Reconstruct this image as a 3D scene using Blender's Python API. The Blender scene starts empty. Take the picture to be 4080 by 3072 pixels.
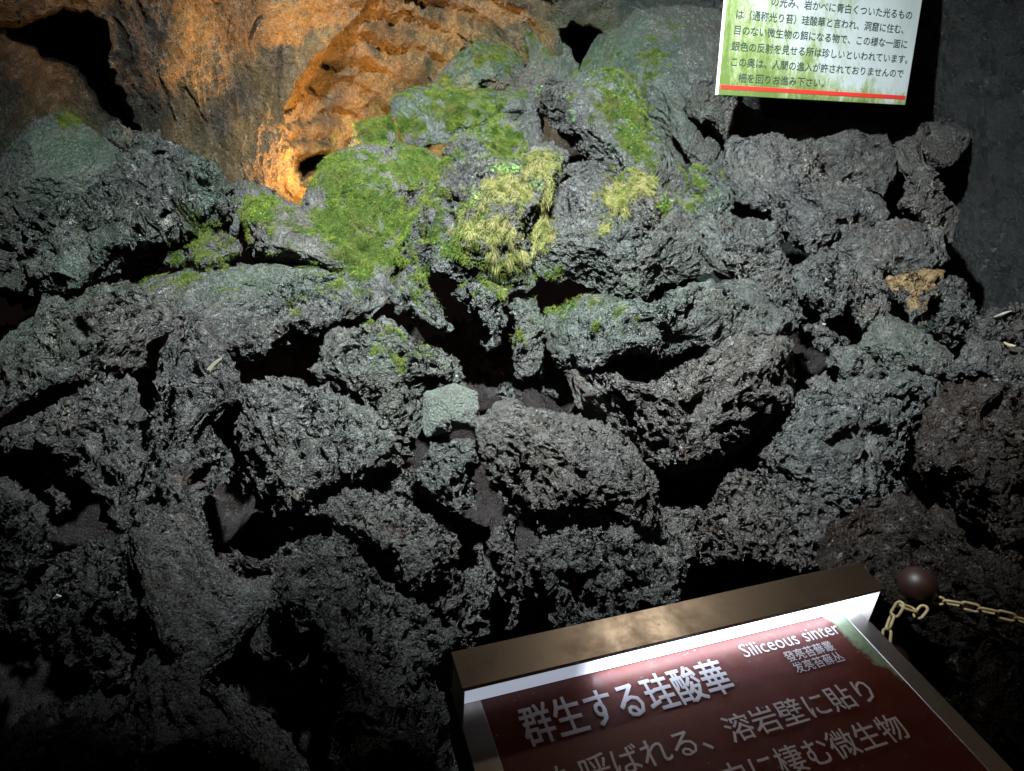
import bpy, bmesh, math, random
import numpy as np
from mathutils import Vector, Matrix
from mathutils.bvhtree import BVHTree

random.seed(7); rng = np.random.default_rng(7)
sc = bpy.context.scene
col = sc.collection
# ------------------------------------------------------------------ camera
TH = math.radians(16.7); FPX = 2800.0; CAMZ = 1.55
cam = bpy.data.objects.new('camera', bpy.data.cameras.new('camera')); col.objects.link(cam)
cam.location = (0, 0, CAMZ); cam.rotation_euler = (math.pi/2 - TH, 0, 0)
cam.data.sensor_width = 36; cam.data.lens = 36*FPX/4080
cam.data.clip_start = 0.02; cam.data.clip_end = 100
sc.camera = cam
# ------------------------------------------------------------------ world: inside a cave, almost no sky
w = bpy.data.worlds.new("World"); sc.world = w; w.use_nodes = True
bg = w.node_tree.nodes['Background']; bg.inputs[0].default_value = (1.0, 0.72, 0.6, 1); bg.inputs[1].default_value = 0.0032

def lamp(name, kind, loc, power, color, size, aim=None, cone=None, blend=1.0):
    l = bpy.data.lights.new(name, kind); l.energy = power; l.color = color
    l.shadow_soft_size = size
    o = bpy.data.objects.new(name, l); col.objects.link(o); o.location = loc
    if kind == 'SPOT': l.spot_size = math.radians(cone); l.spot_blend = blend
    if aim is not None:
        o.rotation_euler = (Vector(aim) - Vector(loc)).to_track_quat('-Z', 'Y').to_euler()
    return o
# the cave's cool floodlight above the path, the amber lamp hidden behind the mossy rocks, a weak bulb over the path
lamp('flood_lamp', 'SPOT', (-0.08, 1.30, 3.20), 4900, (0.87, 0.975, 1.0), 0.035, aim=(0.02, 3.45, 1.50), cone=110, blend=1.0)
lamp('amber_lamp', 'SPOT', (-1.08, 4.08, 1.42), 560, (1.0, 0.54, 0.17), 0.03, aim=(-1.30, 4.9, 2.5), cone=140, blend=0.6)
lamp('path_bulb', 'POINT', (1.9, 0.35, 2.2), 5.0, (1.0, 0.62, 0.34), 0.04)
lamp('ceiling_bulb', 'POINT', (0.62, 1.57, 2.42), 5.5, (1.0, 0.76, 0.55), 0.05)

sc.view_settings.view_transform = 'Standard'; sc.view_settings.look = 'None'
sc.view_settings.exposure = 0.0; sc.view_settings.gamma = 1.0
try:
    sc.cycles.use_denoising = True; sc.cycles.use_light_tree = True; sc.cycles.max_bounces = 5; sc.cycles.diffuse_bounces = 2
    sc.cycles.sample_clamp_indirect = 4.0; sc.cycles.sample_clamp_direct = 5.0
except Exception: pass

# ------------------------------------------------------------------ picture rays and the slope
K = 1.8445
cF = np.array([0, math.cos(TH), -math.sin(TH)]); cU = np.array([0, math.sin(TH), math.cos(TH)]); cR = np.array([1., 0, 0])
CAM = np.array([0, 0, CAMZ])
def ray(vx, vy):
    vx = np.asarray(vx, float); vy = np.asarray(vy, float)
    x = (vx*K - 2040)/FPX; y = (1536 - vy*K)/FPX
    return x[..., None]*cR + y[..., None]*cU + cF
def at(vx, vy, t): return CAM + np.asarray(t)[..., None]*ray(vx, vy)
def proj(P):
    d = P - CAM; z = d@cF
    return (2040 + FPX*(d@cR)/z)/K, (1536 - FPX*(d@cU)/z)/K
SL, Y0 = 0.75, 1.7
def slope_t(vx, vy):
    d = ray(vx, vy)
    return (CAMZ + SL*Y0)/np.maximum(SL*d[..., 1] - d[..., 2], 0.3)

# ------------------------------------------------------------------ noise
_p = rng.permutation(256); _perm = np.concatenate([_p, _p, _p]).astype(np.int64)
_g = rng.normal(size=(256, 3)); _g /= np.linalg.norm(_g, axis=1)[:, None]
def pn(p):
    i = np.floor(p).astype(np.int64); f = p - i; i &= 255
    u = f*f*f*(f*(f*6 - 15) + 10); r = 0
    for dx in (0, 1):
        wx = u[:, 0] if dx else 1 - u[:, 0]
        a = _perm[(i[:, 0] + dx) & 255]
        for dy in (0, 1):
            wy = wx*(u[:, 1] if dy else 1 - u[:, 1])
            b = _perm[a + ((i[:, 1] + dy) & 255)]
            for dz in (0, 1):
                h = _perm[b + ((i[:, 2] + dz) & 255)]; g = _g[h]
                dt = g[:, 0]*(f[:, 0] - dx) + g[:, 1]*(f[:, 1] - dy) + g[:, 2]*(f[:, 2] - dz)
                r = r + wy*(u[:, 2] if dz else 1 - u[:, 2])*dt
    return r*1.5
def vnoise(p, s, o=0.): return np.stack([pn(p/s + o + k*17.3) for k in range(3)], 1)
def sst(a, b, x):
    t = np.clip((x - a)/(b - a), 0, 1); return t*t*(3 - 2*t)

# ------------------------------------------------------------------ scene helpers
def tag(o, label, cat, group=None, kind=None):
    if label: o['label'] = label
    if cat: o['category'] = cat
    if group: o['group'] = group
    if kind: o['kind'] = kind
    return o
def link(name, me, mat=None, parent=None):
    o = bpy.data.objects.new(name, me); col.objects.link(o)
    if mat is not None: me.materials.append(mat)
    if parent is not None: o.parent = parent
    return o
def np_mesh(name, V, Fc, attrs=None, smooth=True):
    me = bpy.data.meshes.new(name); n = Fc.shape[1]
    me.vertices.add(len(V)); me.vertices.foreach_set('co', V.astype(np.float32).ravel())
    me.loops.add(Fc.size); me.loops.foreach_set('vertex_index', Fc.astype(np.int32).ravel())
    me.polygons.add(len(Fc)); me.polygons.foreach_set('loop_start', np.arange(0, Fc.size, n, dtype=np.int32))
    me.update(calc_edges=True)
    if smooth: me.polygons.foreach_set('use_smooth', np.ones(len(Fc), bool))
    for k, a in (attrs or {}).items():
        at_ = me.attributes.new(k, 'FLOAT', 'POINT'); at_.data.foreach_set('value', a.astype(np.float32))
    me.validate(); return me
def empty(name, loc, rot=None):
    o = bpy.data.objects.new(name, None); col.objects.link(o); o.location = loc; o.empty_display_size = .05
    if rot is not None: o.matrix_world = Matrix.Translation(loc) @ rot.to_4x4()
    return o

# ------------------------------------------------------------------ materials
class NT:
    def __init__(s, name):
        s.m = bpy.data.materials.new(name); s.m.use_nodes = True; s.t = s.m.node_tree; s.n = s.t.nodes; s.l = s.t.links
        s.b = s.n['Principled BSDF']; s.out = s.n['Material Output']
    def new(s, t, **kw):
        n = s.n.new(t)
        for k, v in kw.items():
            if k.startswith('_'): setattr(n, k[1:], v)
        return n
    def set(s, sock, v):
        if isinstance(v, bpy.types.NodeSocket): s.l.new(v, sock)
        elif v is not None:
            try: sock.default_value = v
            except Exception: sock.default_value = (*v, 1)
    def coord(s): return s.new('ShaderNodeNewGeometry').outputs['Position']
    def noise(s, v, sc_, det=3, rough=.55, dist=0, color=False):
        n = s.new('ShaderNodeTexNoise'); s.set(n.inputs['Vector'], v); n.inputs['Scale'].default_value = sc_
        n.inputs['Detail'].default_value = det; n.inputs['Roughness'].default_value = rough; n.inputs['Distortion'].default_value = dist
        return n.outputs['Color' if color else 'Fac']
    def vor(s, v, sc_, feat='F1', rnd=1.):
        n = s.new('ShaderNodeTexVoronoi'); n.feature = feat; s.set(n.inputs['Vector'], v); n.inputs['Scale'].default_value = sc_
        n.inputs['Randomness'].default_value = rnd
        return n.outputs['Distance']
    def ramp(s, f, a, b, ca=0., cb=1.):
        n = s.new('ShaderNodeMapRange'); s.set(n.inputs[0], f); n.inputs[1].default_value = a; n.inputs[2].default_value = b
        s.set(n.inputs[3], ca); s.set(n.inputs[4], cb); return n.outputs[0]
    def math(s, op, a, b=None, c=None):
        n = s.new('ShaderNodeMath'); n.operation = op
        for i, q in enumerate((a, b, c)):
            if q is not None: s.set(n.inputs[i], q)
        return n.outputs[0]
    def mix(s, f, a, b):
        n = s.new('ShaderNodeMix'); n.data_type = 'RGBA'; s.set(n.inputs[0], f)
        for i, q in ((6, a), (7, b)):
            if isinstance(q, tuple): n.inputs[i].default_value = (*q[:3], 1)
            else: s.l.new(q, n.inputs[i])
        return n.outputs[2]
    def attr(s, name):
        n = s.new('ShaderNodeAttribute'); n.attribute_name = name; return n.outputs['Fac']
    def bump(s, h, strength=.5, dist=.01, nrm=None):
        n = s.new('ShaderNodeBump'); s.set(n.inputs['Height'], h); n.inputs['Strength'].default_value = strength
        n.inputs['Distance'].default_value = dist
        if nrm is not None: s.l.new(nrm, n.inputs['Normal'])
        return n.outputs[0]

def rock_material(name, dark, light, pale, grain=70., amp=.006, wetbase=.45, speck=.35, stripes=False, gdist=.016):
    k = NT(name); P = k.coord()
    big = k.noise(P, 3.5, 4, .6); mid = k.noise(P, 22, 4, .65); fine = k.noise(P, 140, 3, .7)
    c = k.mix(k.ramp(big, .35, .65), dark, light)
    c = k.mix(k.ramp(mid, .35, .7, 0, .75), c, tuple(x*.5 for x in dark)); c = k.mix(k.ramp(fine, .48, .66, 0, .65), c, tuple(x*1.9 for x in light)); c = k.mix(k.ramp(k.noise(P, 85, 3, .7), .56, .66, 0, .7), c, tuple(x*.3 for x in dark)); c = k.mix(k.ramp(k.noise(P, 2.1, 3, .6), .45, .62, 0, .6), c, (light[0]*.80, light[1]*.71, light[2]*.63))
    pl = k.math('MULTIPLY', k.ramp(k.noise(P, 5.5, 5, .7, .4), .56, .68), k.ramp(fine, .45, .6))
    pl = k.math('MULTIPLY', pl, k.math('ADD', k.attr('pale'), speck))
    c = k.mix(k.math('MINIMUM', pl, 1.0), c, pale)
    oi = k.new('ShaderNodeObjectInfo').outputs['Random']
    c = k.mix(k.ramp(oi, 0, .33, .3, 0), c, (light[0]*.8, light[1]*.61, light[2]*.49)); c = k.mix(k.ramp(oi, .62, 1., 0, .3), c, (light[0]*.52, light[1]*.67, light[2]*.63))
    rust = k.ramp(k.noise(P, 7.3, 3, .6), .6, .72, 0, .55)
    c = k.mix(rust, c, (light[0]*.75, light[1]*.39, light[2]*.26))
    moss, tan = k.attr('moss'), k.attr('tan')
    mn = k.noise(P, 38, 4, .7)
    green = k.mix(k.ramp(mn, .3, .7), (0.014, 0.027, 0.005), (0.046, 0.066, 0.010))
    dkg = k.mix(k.ramp(big, .4, .6), (0.03, 0.085, 0.045), (0.05, 0.11, 0.05))
    wet = k.math('MULTIPLY', k.attr('wet'), k.ramp(k.noise(P, 12, 3, .6), .38, .6))
    c = k.mix(k.math('MULTIPLY', wet, .6), c, (0.022, 0.017, 0.020))
    c = k.mix(k.math('MULTIPLY', k.attr('algae'), k.ramp(k.noise(P, 16, 4, .7), .3, .6, .3, .95)), c, dkg)
    c = k.mix(moss, c, green)
    c = k.mix(tan, c, k.mix(k.ramp(mn, .3, .7), (0.05, 0.043, 0.020), (0.12, 0.10, 0.045)))
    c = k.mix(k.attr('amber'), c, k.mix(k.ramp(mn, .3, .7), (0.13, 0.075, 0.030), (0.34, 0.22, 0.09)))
    k.set(k.b.inputs['Base Color'], c)
    wn = k.math('MULTIPLY', k.ramp(k.noise(P, 9, 3, .6), .42, .62), 1.0)
    r = k.math('SUBTRACT', wetbase + .06, k.math('MULTIPLY', wn, .2))
    r = k.math('SUBTRACT', r, k.math('MULTIPLY', wet, .28))
    r = k.math('ADD', r, k.math('MULTIPLY', k.math('ADD', moss, tan), .35))
    k.set(k.b.inputs['Roughness'], r)
    k.set(k.b.inputs['Specular IOR Level'], k.math('SUBTRACT', .5, k.math('MULTIPLY', k.math('MINIMUM', k.math('ADD', moss, tan), 1.), .42)))
    # clumps of cinder: real displacement of the dense mesh, plus bump for what is finer than the mesh
    warp = k.new('ShaderNodeVectorMath'); warp.operation = 'MULTIPLY_ADD'
    k.l.new(k.noise(P, 60, 2, .5, color=True), warp.inputs[0]); warp.inputs[1].default_value = (.012,)*3; k.l.new(P, warp.inputs[2])
    v1 = k.vor(warp.outputs[0], grain, 'SMOOTH_F1'); v2 = k.vor(warp.outputs[0], grain*2.6)
    v3 = k.vor(P, grain*5.5)
    h = k.math('ADD', k.math('MULTIPLY', v1, -1.25), k.math('ADD', k.math('MULTIPLY', v2, -.55), k.math('MULTIPLY', v3, -.34)))
    h = k.math('ADD', h, k.math('MULTIPLY', k.noise(P, 70, 5, .75), .8))
    sm = k.math('SUBTRACT', 1.0, k.math('MULTIPLY', k.math('ADD', moss, k.attr('smooth')), .75))
    h = k.math('MULTIPLY', h, k.math('MAXIMUM', sm, .12))
    if stripes:
        h = k.math('ADD', h, k.math('MULTIPLY', k.attr('band'), 1.6))
    d = k.new('ShaderNodeDisplacement'); k.set(d.inputs['Height'], h); d.inputs['Midlevel'].default_value = 0.; d.inputs['Scale'].default_value = amp
    k.l.new(d.outputs[0], k.out.inputs['Displacement'])
    gr = k.math('SUBTRACT', k.math('MULTIPLY', k.noise(P, 120, 4, .85), 1.6), k.math('ADD', k.vor(P, 110), k.math('MULTIPLY', k.vor(P, 260), .5)))
    gr = k.math('MULTIPLY', gr, k.math('MAXIMUM', k.math('SUBTRACT', 1.0, k.math('MULTIPLY', k.attr('smooth'), .7)), .2))
    k.set(k.b.inputs['Normal'], k.bump(gr, 1.0, gdist))
    k.m.displacement_method = 'BOTH'
    return k.m
ROCK = rock_material('lava_rock', (0.046, 0.046, 0.045), (0.100, 0.098, 0.092), (0.42, 0.38, 0.30), 50, .0250)
WALL = rock_material('wet_cave_wall', (0.034, 0.031, 0.027), (0.066, 0.058, 0.046), (0.30, 0.26, 0.2), 80, .0085, wetbase=.24, stripes=True)
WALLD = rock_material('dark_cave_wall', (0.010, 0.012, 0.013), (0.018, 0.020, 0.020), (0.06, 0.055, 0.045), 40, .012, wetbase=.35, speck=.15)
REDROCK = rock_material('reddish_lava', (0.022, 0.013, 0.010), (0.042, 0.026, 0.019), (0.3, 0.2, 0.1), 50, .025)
PALESTONE = rock_material('pale_green_stone', (0.052, 0.058, 0.050), (0.078, 0.083, 0.072), (0.2, 0.2, 0.17), 62, .006)
FLOOR = rock_material('shade_dark_floor', (0.008, 0.0045, 0.004), (0.014, 0.008, 0.007), (0.04, 0.03, 0.025), 60, .009, speck=.1)  # near black: the shade of the gaps between boulders is in this colour

def simple(name, color, rough=.5, metal=0., emis=None, estr=0.):
    k = NT(name); k.b.inputs['Base Color'].default_value = (*color, 1); k.b.inputs['Roughness'].default_value = rough
    k.b.inputs['Metallic'].default_value = metal
    if emis: k.b.inputs['Emission Color'].default_value = (*emis, 1); k.b.inputs['Emission Strength'].default_value = estr
    return k.m
def steel_mat():
    k = NT('stained_steel'); P = k.new('ShaderNodeTexCoord').outputs['Object']
    mp = k.new('ShaderNodeMapping'); mp.inputs['Scale'].default_value = (3, 40, 40); k.l.new(P, mp.inputs[0])
    br = k.noise(mp.outputs[0], 1.0, 4, .6); st = k.noise(P, 26, 5, .65); sp = k.noise(P, 110, 3, .7)
    c = k.mix(k.ramp(st, .35, .75), (0.55, 0.54, 0.50), (0.42, 0.38, 0.33))
    c = k.mix(k.ramp(sp, .70, .76), c, (0.09, 0.05, 0.03))
    k.set(k.b.inputs['Base Color'], c); k.b.inputs['Metallic'].default_value = .7
    k.set(k.b.inputs['Roughness'], k.ramp(st, .3, .7, .28, .42))
    k.set(k.b.inputs['Normal'], k.bump(br, .04, .0006)); return k.m
def board_mat():
    k = NT('brown_board'); P = k.new('ShaderNodeTexCoord').outputs['Object']
    st = k.noise(P, 9, 4, .6); sp = k.vor(P, 120); sn = k.noise(P, 30, 4, .7)
    c = k.mix(st, (0.105, 0.020, 0.013), (0.15, 0.034, 0.020))
    dust = k.math('MULTIPLY', k.ramp(sp, .16, .10), k.ramp(sn, .52, .66))
    c = k.mix(k.math('MULTIPLY', dust, .75), c, (0.55, 0.45, 0.45))
    c = k.mix(k.ramp(k.noise(P, 55, 5, .8, 1.), .56, .8, 0, .35), c, (0.25, 0.17, 0.16))
    gm = k.ramp(k.math('ADD', k.attr('algae'), k.math('MULTIPLY', k.math('SUBTRACT', sn, .5), 1.5)), .45, .7)
    c = k.mix(gm, c, k.mix(k.noise(P, 90), (0.12, 0.22, 0.05), (0.42, 0.48, 0.36)))
    k.set(k.b.inputs['Base Color'], c); k.b.inputs['Specular IOR Level'].default_value = .3; k.set(k.b.inputs['Roughness'], k.ramp(sn, .3, .7, .3, .5))
    k.set(k.b.inputs['Normal'], k.bump(k.noise(P, 60, 4), .15, .002)); return k.m
def sign_mat():
    k = NT('mossy_sign_face'); tc = k.new('ShaderNodeTexCoord').outputs['Object']
    mp = k.new('ShaderNodeMapping'); mp.inputs['Scale'].default_value = (1, 1, .4); k.l.new(tc, mp.inputs[0]); P = mp.outputs[0]
    a = k.noise(P, 7, 6, .72, .6); b = k.noise(P, 45, 5, .8); c3 = k.noise(tc, 160, 3, .7)
    g = k.math('ADD', k.math('MULTIPLY', k.math('SUBTRACT', a, .07), 1.15), k.math('MULTIPLY', b, .55))
    g = k.math('ADD', g, k.attr('algae'))
    g = k.math('ADD', g, k.math('MULTIPLY', k.math('SUBTRACT', c3, .5), .35))
    c = k.mix(k.ramp(a, .3, .7), (0.20, 0.215, 0.22), (0.155, 0.17, 0.16))
    c = k.mix(k.ramp(g, .80, 1.02, 0, .85), c, (0.085, 0.11, 0.025))
    c = k.mix(k.ramp(g, .97, 1.2, 0, .95), c, (0.035, 0.055, 0.009))
    c = k.mix(k.ramp(k.noise(tc, 240, 2, .8), .68, .74), c, (0.1, 0.12, 0.08))
    k.set(k.b.inputs['Base Color'], c); k.b.inputs['Roughness'].default_value = .5; return k.m
STEEL = steel_mat(); BOARD = board_mat(); SIGN = sign_mat()
DARKSTEEL = simple('dark_steel_side', (0.035, 0.035, 0.04), .55, .6)
WHITEP = simple('white_plastic_trim', (0.75, 0.75, 0.78), .35)
def led_mat():
    k = NT('led_diffuser'); k.b.inputs['Base Color'].default_value = (.8, .8, .85, 1); k.b.inputs['Emission Color'].default_value = (0.74, 0.82, 1.0, 1)
    k.set(k.b.inputs['Emission Strength'], k.attr('tube')); k.m.cycles.emission_sampling = 'NONE'; return k.m
LED = led_mat()
LETTERW = simple('white_lettering', (0.85, 0.85, 0.88), .4)
LETTERK = simple('black_lettering', (0.012, 0.018, 0.016), .5)
RED = simple('red_band_paint', (0.27, 0.012, 0.008), .45)
POSTM = simple('brown_bollard_paint', (0.026, 0.010, 0.008), .48)
def chain_mat():
    k = NT('cream_plastic_chain'); P = k.coord()
    c = k.mix(k.ramp(k.noise(P, 60, 4, .7), .45, .7), (0.50, 0.38, 0.19), (0.26, 0.19, 0.10))
    k.set(k.b.inputs['Base Color'], c); k.b.inputs['Roughness'].default_value = .42; return k.m
CHAIN = chain_mat()
def moss_blade_mat():
    k = NT('moss_fibres'); P = k.coord(); n = k.noise(P, 14, 5, .75); n2 = k.noise(P, 220, 2, .7)
    g = k.mix(k.ramp(n, .38, .62), (0.011, 0.027, 0.004), (0.072, 0.092, 0.012))
    t = k.mix(k.ramp(n2, .3, .7), (0.040, 0.040, 0.012), (0.145, 0.125, 0.050))
    g = k.mix(k.ramp(k.noise(P, 7, 3, .7), .5, .68, 0, .75), g, (0.050, 0.042, 0.016)); c = k.mix(k.attr('tan'), g, t)
    k.set(k.b.inputs['Base Color'], c); k.b.inputs['Roughness'].default_value = .8; k.b.inputs['Specular IOR Level'].default_value = .1; return k.m
MOSS = moss_blade_mat()
FERN = simple('bright_liverwort', (0.045, 0.12, 0.018), .7)
LIME = simple('lime_moss', (0.10, 0.17, 0.012), .6)

# ------------------------------------------------------------------ growth painted as living patches where they grow, then wet and pale patches (x, y, rx, ry, strength)
GREEN = [(720,370,60,60,1.2),(790,420,90,90,1.1),(900,370,70,60,1.1),(720,470,60,60,1),(800,530,90,60,1.1),(850,470,60,60,.9),(560,450,34,30,1.3),(620,490,70,45,.6),(1000,235,110,50,.9),
 (890,280,50,40,1),(1060,120,60,40,.5),(1090,310,50,55,.8),(810,280,55,45,1),(1320,205,60,60,.8),(1370,270,40,80,.9),(980,530,60,50,.9),(1000,440,60,60,.4),(390,530,50,50,.7),(440,490,40,30,.9),(480,540,50,40,.5),
 (430,600,110,25,.35),(760,610,60,30,.5),(700,660,80,45,.35),(880,710,70,40,.45),(910,610,40,60,.55),(1510,400,40,50,.5),(1215,660,70,30,.4),(1320,690,70,25,.3),(1430,130,60,80,.3),
 (1160,90,40,40,.4),(1440,440,40,30,.4),(1080,600,60,40,.6),(1140,720,30,50,.35),(150,258,30,14,1.),(860,770,60,40,.3),(1190,600,40,40,.5)]
TAN = [(1100,400,70,50,1.1),(1060,500,90,60,1.0),(1170,350,45,35,1.0),(1175,460,28,120,.9),(1110,560,60,50,.8),(1335,420,45,60,.9),(1385,395,40,30,1.),(1300,490,40,60,.5),(1250,520,40,60,.3),
 (800,500,60,60,.35),(760,390,50,60,.35),(640,480,60,40,.35),(1080,610,40,30,.5),(1320,210,40,30,.35),(980,290,80,30,.35),(850,410,60,60,.35)]
ALGAE = [(1320,110,150,90,.6),(1420,250,120,120,.35),(1300,600,300,120,.25),(150,320,130,70,.7),(440,400,50,90,.6),(120,420,120,60,.5),(160,600,40,60,.7),(1020,130,100,60,.7),(890,230,60,40,.6),(1170,100,50,70,.5),(1300,130,120,80,.35),(1200,680,140,70,.35),
 (870,760,150,90,.35),(800,900,160,90,.2),(560,600,250,60,.35),(1540,420,60,60,.4),(1440,80,120,90,.3),(60,700,120,120,.35),(1930,740,90,60,.3),(200,520,200,120,.3),(1050,250,90,60,.35)]
WET = [(300,480,240,140,.9),(1000,380,70,70,1.),(1210,240,70,60,1.),(900,500,50,80,1.),(720,640,160,60,.8),(440,720,90,60,.9),(1310,1010,120,80,.4),(460,800,60,60,.7),(1500,680,160,80,.5),(1420,500,120,80,.5),(2010,300,80,60,.5)]
PALE = [(310,470,190,110,1.),(200,560,120,70,.9),(250,750,200,90,.8),(100,870,160,60,1.),(1800,330,130,80,.9),(1750,460,160,90,.8),(1980,420,60,120,.8),(1870,620,60,60,.8),(1530,240,30,30,1.),(1950,600,90,60,.6),(60,1130,60,90,.8),(600,600,200,60,.3)]  # first entries paint missing lamp light onto the wet left boulder; rest pale crust
def patch(x, y, L, soft=.9):
    r = np.zeros_like(x)
    for a, b, c, d, s in L: r = np.maximum(r, s*np.exp(-(((x - a)/c)**2 + ((y - b)/d)**2)*soft))
    return r
def growth(P, up, amt=1.):
    x, y = proj(P); n = pn(P/.06 + 3)*.5 + pn(P/.018 + 9)*.35; n2 = pn(P/.05 + 31)*.5 + pn(P/.015 + 5)*.35
    m = sst(.42, .75, patch(x, y, GREEN)*amt + n*1.3 + pn(P/.16 + 44)*.5 + up*.12 - .02)*(patch(x, y, GREEN) > .08)
    t = sst(.45, .75, patch(x, y, TAN)*amt*.85 + n2*.8 + up*.1)*(patch(x, y, TAN) > .08)
    al = np.clip(patch(x, y, ALGAE) + n*.25*(patch(x, y, ALGAE) > .05), 0, .85)
    wt = np.clip(patch(x, y, WET)*(1 + n), 0, 1)
    pa = np.clip(patch(x, y, PALE), 0, 1)
    return dict(moss=m, tan=t, algae=al, wet=wt, pale=pa)

# ------------------------------------------------------------------ boulders
_ico = {}
def vnormals(P, Fc):
    fn = np.cross(P[Fc[:, 1]] - P[Fc[:, 0]], P[Fc[:, 2]] - P[Fc[:, 0]])
    vn = np.stack([sum(np.bincount(Fc[:, j], fn[:, k], len(P)) for j in range(3)) for k in range(3)], 1)
    return vn/(np.linalg.norm(vn, axis=1)[:, None] + 1e-12)
def ico(l):
    if l not in _ico:
        bm = bmesh.new(); bmesh.ops.create_icosphere(bm, subdivisions=l, radius=1)
        V = np.array([v.co[:] for v in bm.verts]); Fc = np.array([[v.index for v in f.verts] for f in bm.faces]); bm.free()
        V = V + np.array([0, 0, .5]); V /= np.linalg.norm(V, axis=1)[:, None]
        _ico[l] = (V, Fc)
    return _ico[l]
ROCKS = []          # (object, world verts, faces, attrs) for ray casts and moss
def boulder(label, poly, dd=0., T=.78, tilt=.45, rough=1., facets=5, name='boulder', cat='boulder', seed=None, t=None, box=.62, holes=0., smooth=0., mat=None, extra=None, crack=1., level=None, group=None):
    poly = np.array(poly, float); poly = poly.mean(0) + (poly - poly.mean(0))*1.07; n = len(ROCKS); seed = n*3.71 if seed is None else seed
    r_ = np.random.default_rng(int(seed*100) + 5)
    x, y = poly[:, 0], poly[:, 1]; x2, y2 = np.roll(x, -1), np.roll(y, -1); a = (x*y2 - x2*y); A = a.sum()/2
    c = np.array([((x + x2)*a).sum()/(6*A), ((y + y2)*a).sum()/(6*A)])
    rv = math.sqrt(abs(A)/math.pi)
    ph = np.linspace(-math.pi, math.pi, 361); D = np.stack([np.cos(ph), np.sin(ph)], 1); R = np.zeros(361)
    for p, q in zip(poly - c, np.roll(poly, -1, 0) - c):
        e = q - p; den = D[:, 0]*e[1] - D[:, 1]*e[0]; den = np.where(abs(den) < 1e-9, 1e-9, den)
        s = (p[0]*e[1] - p[1]*e[0])/den; u = (p[0]*D[:, 1] - p[1]*D[:, 0])/den
        R = np.where((s > 0) & (u >= -1e-6) & (u <= 1 + 1e-6), np.maximum(R, s), R)
    R = np.maximum(R, rv*.25); kr = np.array([1, 2, 3, 2, 1])/9; R[:-1] = sum(w_*np.roll(R[:-1], k_ - 2) for k_, w_ in enumerate(kr)); R[-1] = R[0]
    lv = level or (6 if rv > 125 else 5 if rv > 42 else 4)
    N, Fc = ico(lv)
    s = np.sqrt(N[:, 0]**2 + N[:, 1]**2); phi = np.arctan2(-N[:, 1], N[:, 0]); rr = np.interp(phi, ph, R)
    q = np.stack([N[:, 0]/np.maximum(s, 1e-6)*s**box, N[:, 1]/np.maximum(s, 1e-6)*s**box, np.sign(N[:, 2])*abs(N[:, 2])**.8], 1)
    for k_ in range(facets):
        nz = r_.uniform(.15, .9); an = r_.uniform(0, 2*math.pi)
        nn = np.array([math.cos(an)*math.sqrt(1 - nz*nz), math.sin(an)*math.sqrt(1 - nz*nz), nz]); h = r_.uniform(.62, .85)
        d = q@nn - h; q = q - nn*np.where(d > 0, d*.93, 0)[:, None]
    t0 = (float(slope_t(c[0], c[1])) if t is None else t) + dd
    unit = K/FPX*t0; rm = rv*unit
    vx = c[0] + q[:, 0]*rr; vy = c[1] - q[:, 1]*rr
    z = np.where(q[:, 2] > 0, q[:, 2]*T, q[:, 2]*T*(1.6 if c[1] > 600 else .8))*rm - tilt*(c[1] - vy)*unit
    tt = np.maximum(t0 - z, .4)
    P = CAM + tt[:, None]*ray(vx, vy)
    loc = CAM + t0*ray(c[0], c[1])
    nrm = N[:, 0:1]*cR + N[:, 1:2]*cU - N[:, 2:3]*cF
    so = seed*1.37
    A1 = min(rm, .4)
    P = P + vnoise(P, .75*rm, so)*(.10*A1*rough) + vnoise(P, .30*rm, so + 5)*(.05*A1*rough)
    sc_ = min(rough, 1.2)
    vn = vnormals(P, Fc); nrm = vn if (vn*nrm).sum() > 0 else -vn
    b = -abs(pn(P/.11 + so)); b2 = -abs(pn(P/.048 + so + 7)); b3 = pn(P/.024 + so + 3); b4 = pn(P/.2 + so + 8)
    cr = -sst(.10, .0, abs(pn(P*np.array([1, 1, 1.7])/.26 + so + 11)))*sst(-.1, .25, pn(P/.5 + so))
    pit = -sst(.25, .5, pn(P/.055 + so + 23))
    b5 = -abs(pn(P/.085 + so + 41)); h = .020 + b*.024 + b2*.020 + b3*.006 - abs(pn(P/.03 + so + 77))*.014 + b4*.030 + b5*.010 + (cr*.045*crack + pit*.016)
    if holes: h = h*.7 - holes*(.085*sst(-.02, .22, pn(P*np.array([1, 1, 1.4])/.075 + so)) + .035*sst(.0, .2, pn(P/.04 + so)) - .012*abs(pn(P/.03 + so)))
    h *= min(1., (rm/.16))*sc_*(1 - .8*smooth)
    P = P + nrm*h[:, None]
    up = nrm[:, 2]
    at_ = growth(P, up); at_['smooth'] = np.full(len(P), smooth); at_['amber'] = np.zeros(len(P)); at_['band'] = np.zeros(len(P))
    if extra: extra(P, at_, nrm)
    me = np_mesh(name, P - loc, Fc, at_)
    o = link(name, me, mat or ROCK); o.location = loc; tag(o, label, cat, group)
    ROCKS.append((o, P, Fc, at_, nrm)); return o
exec_rocks = []
B = boulder
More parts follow.
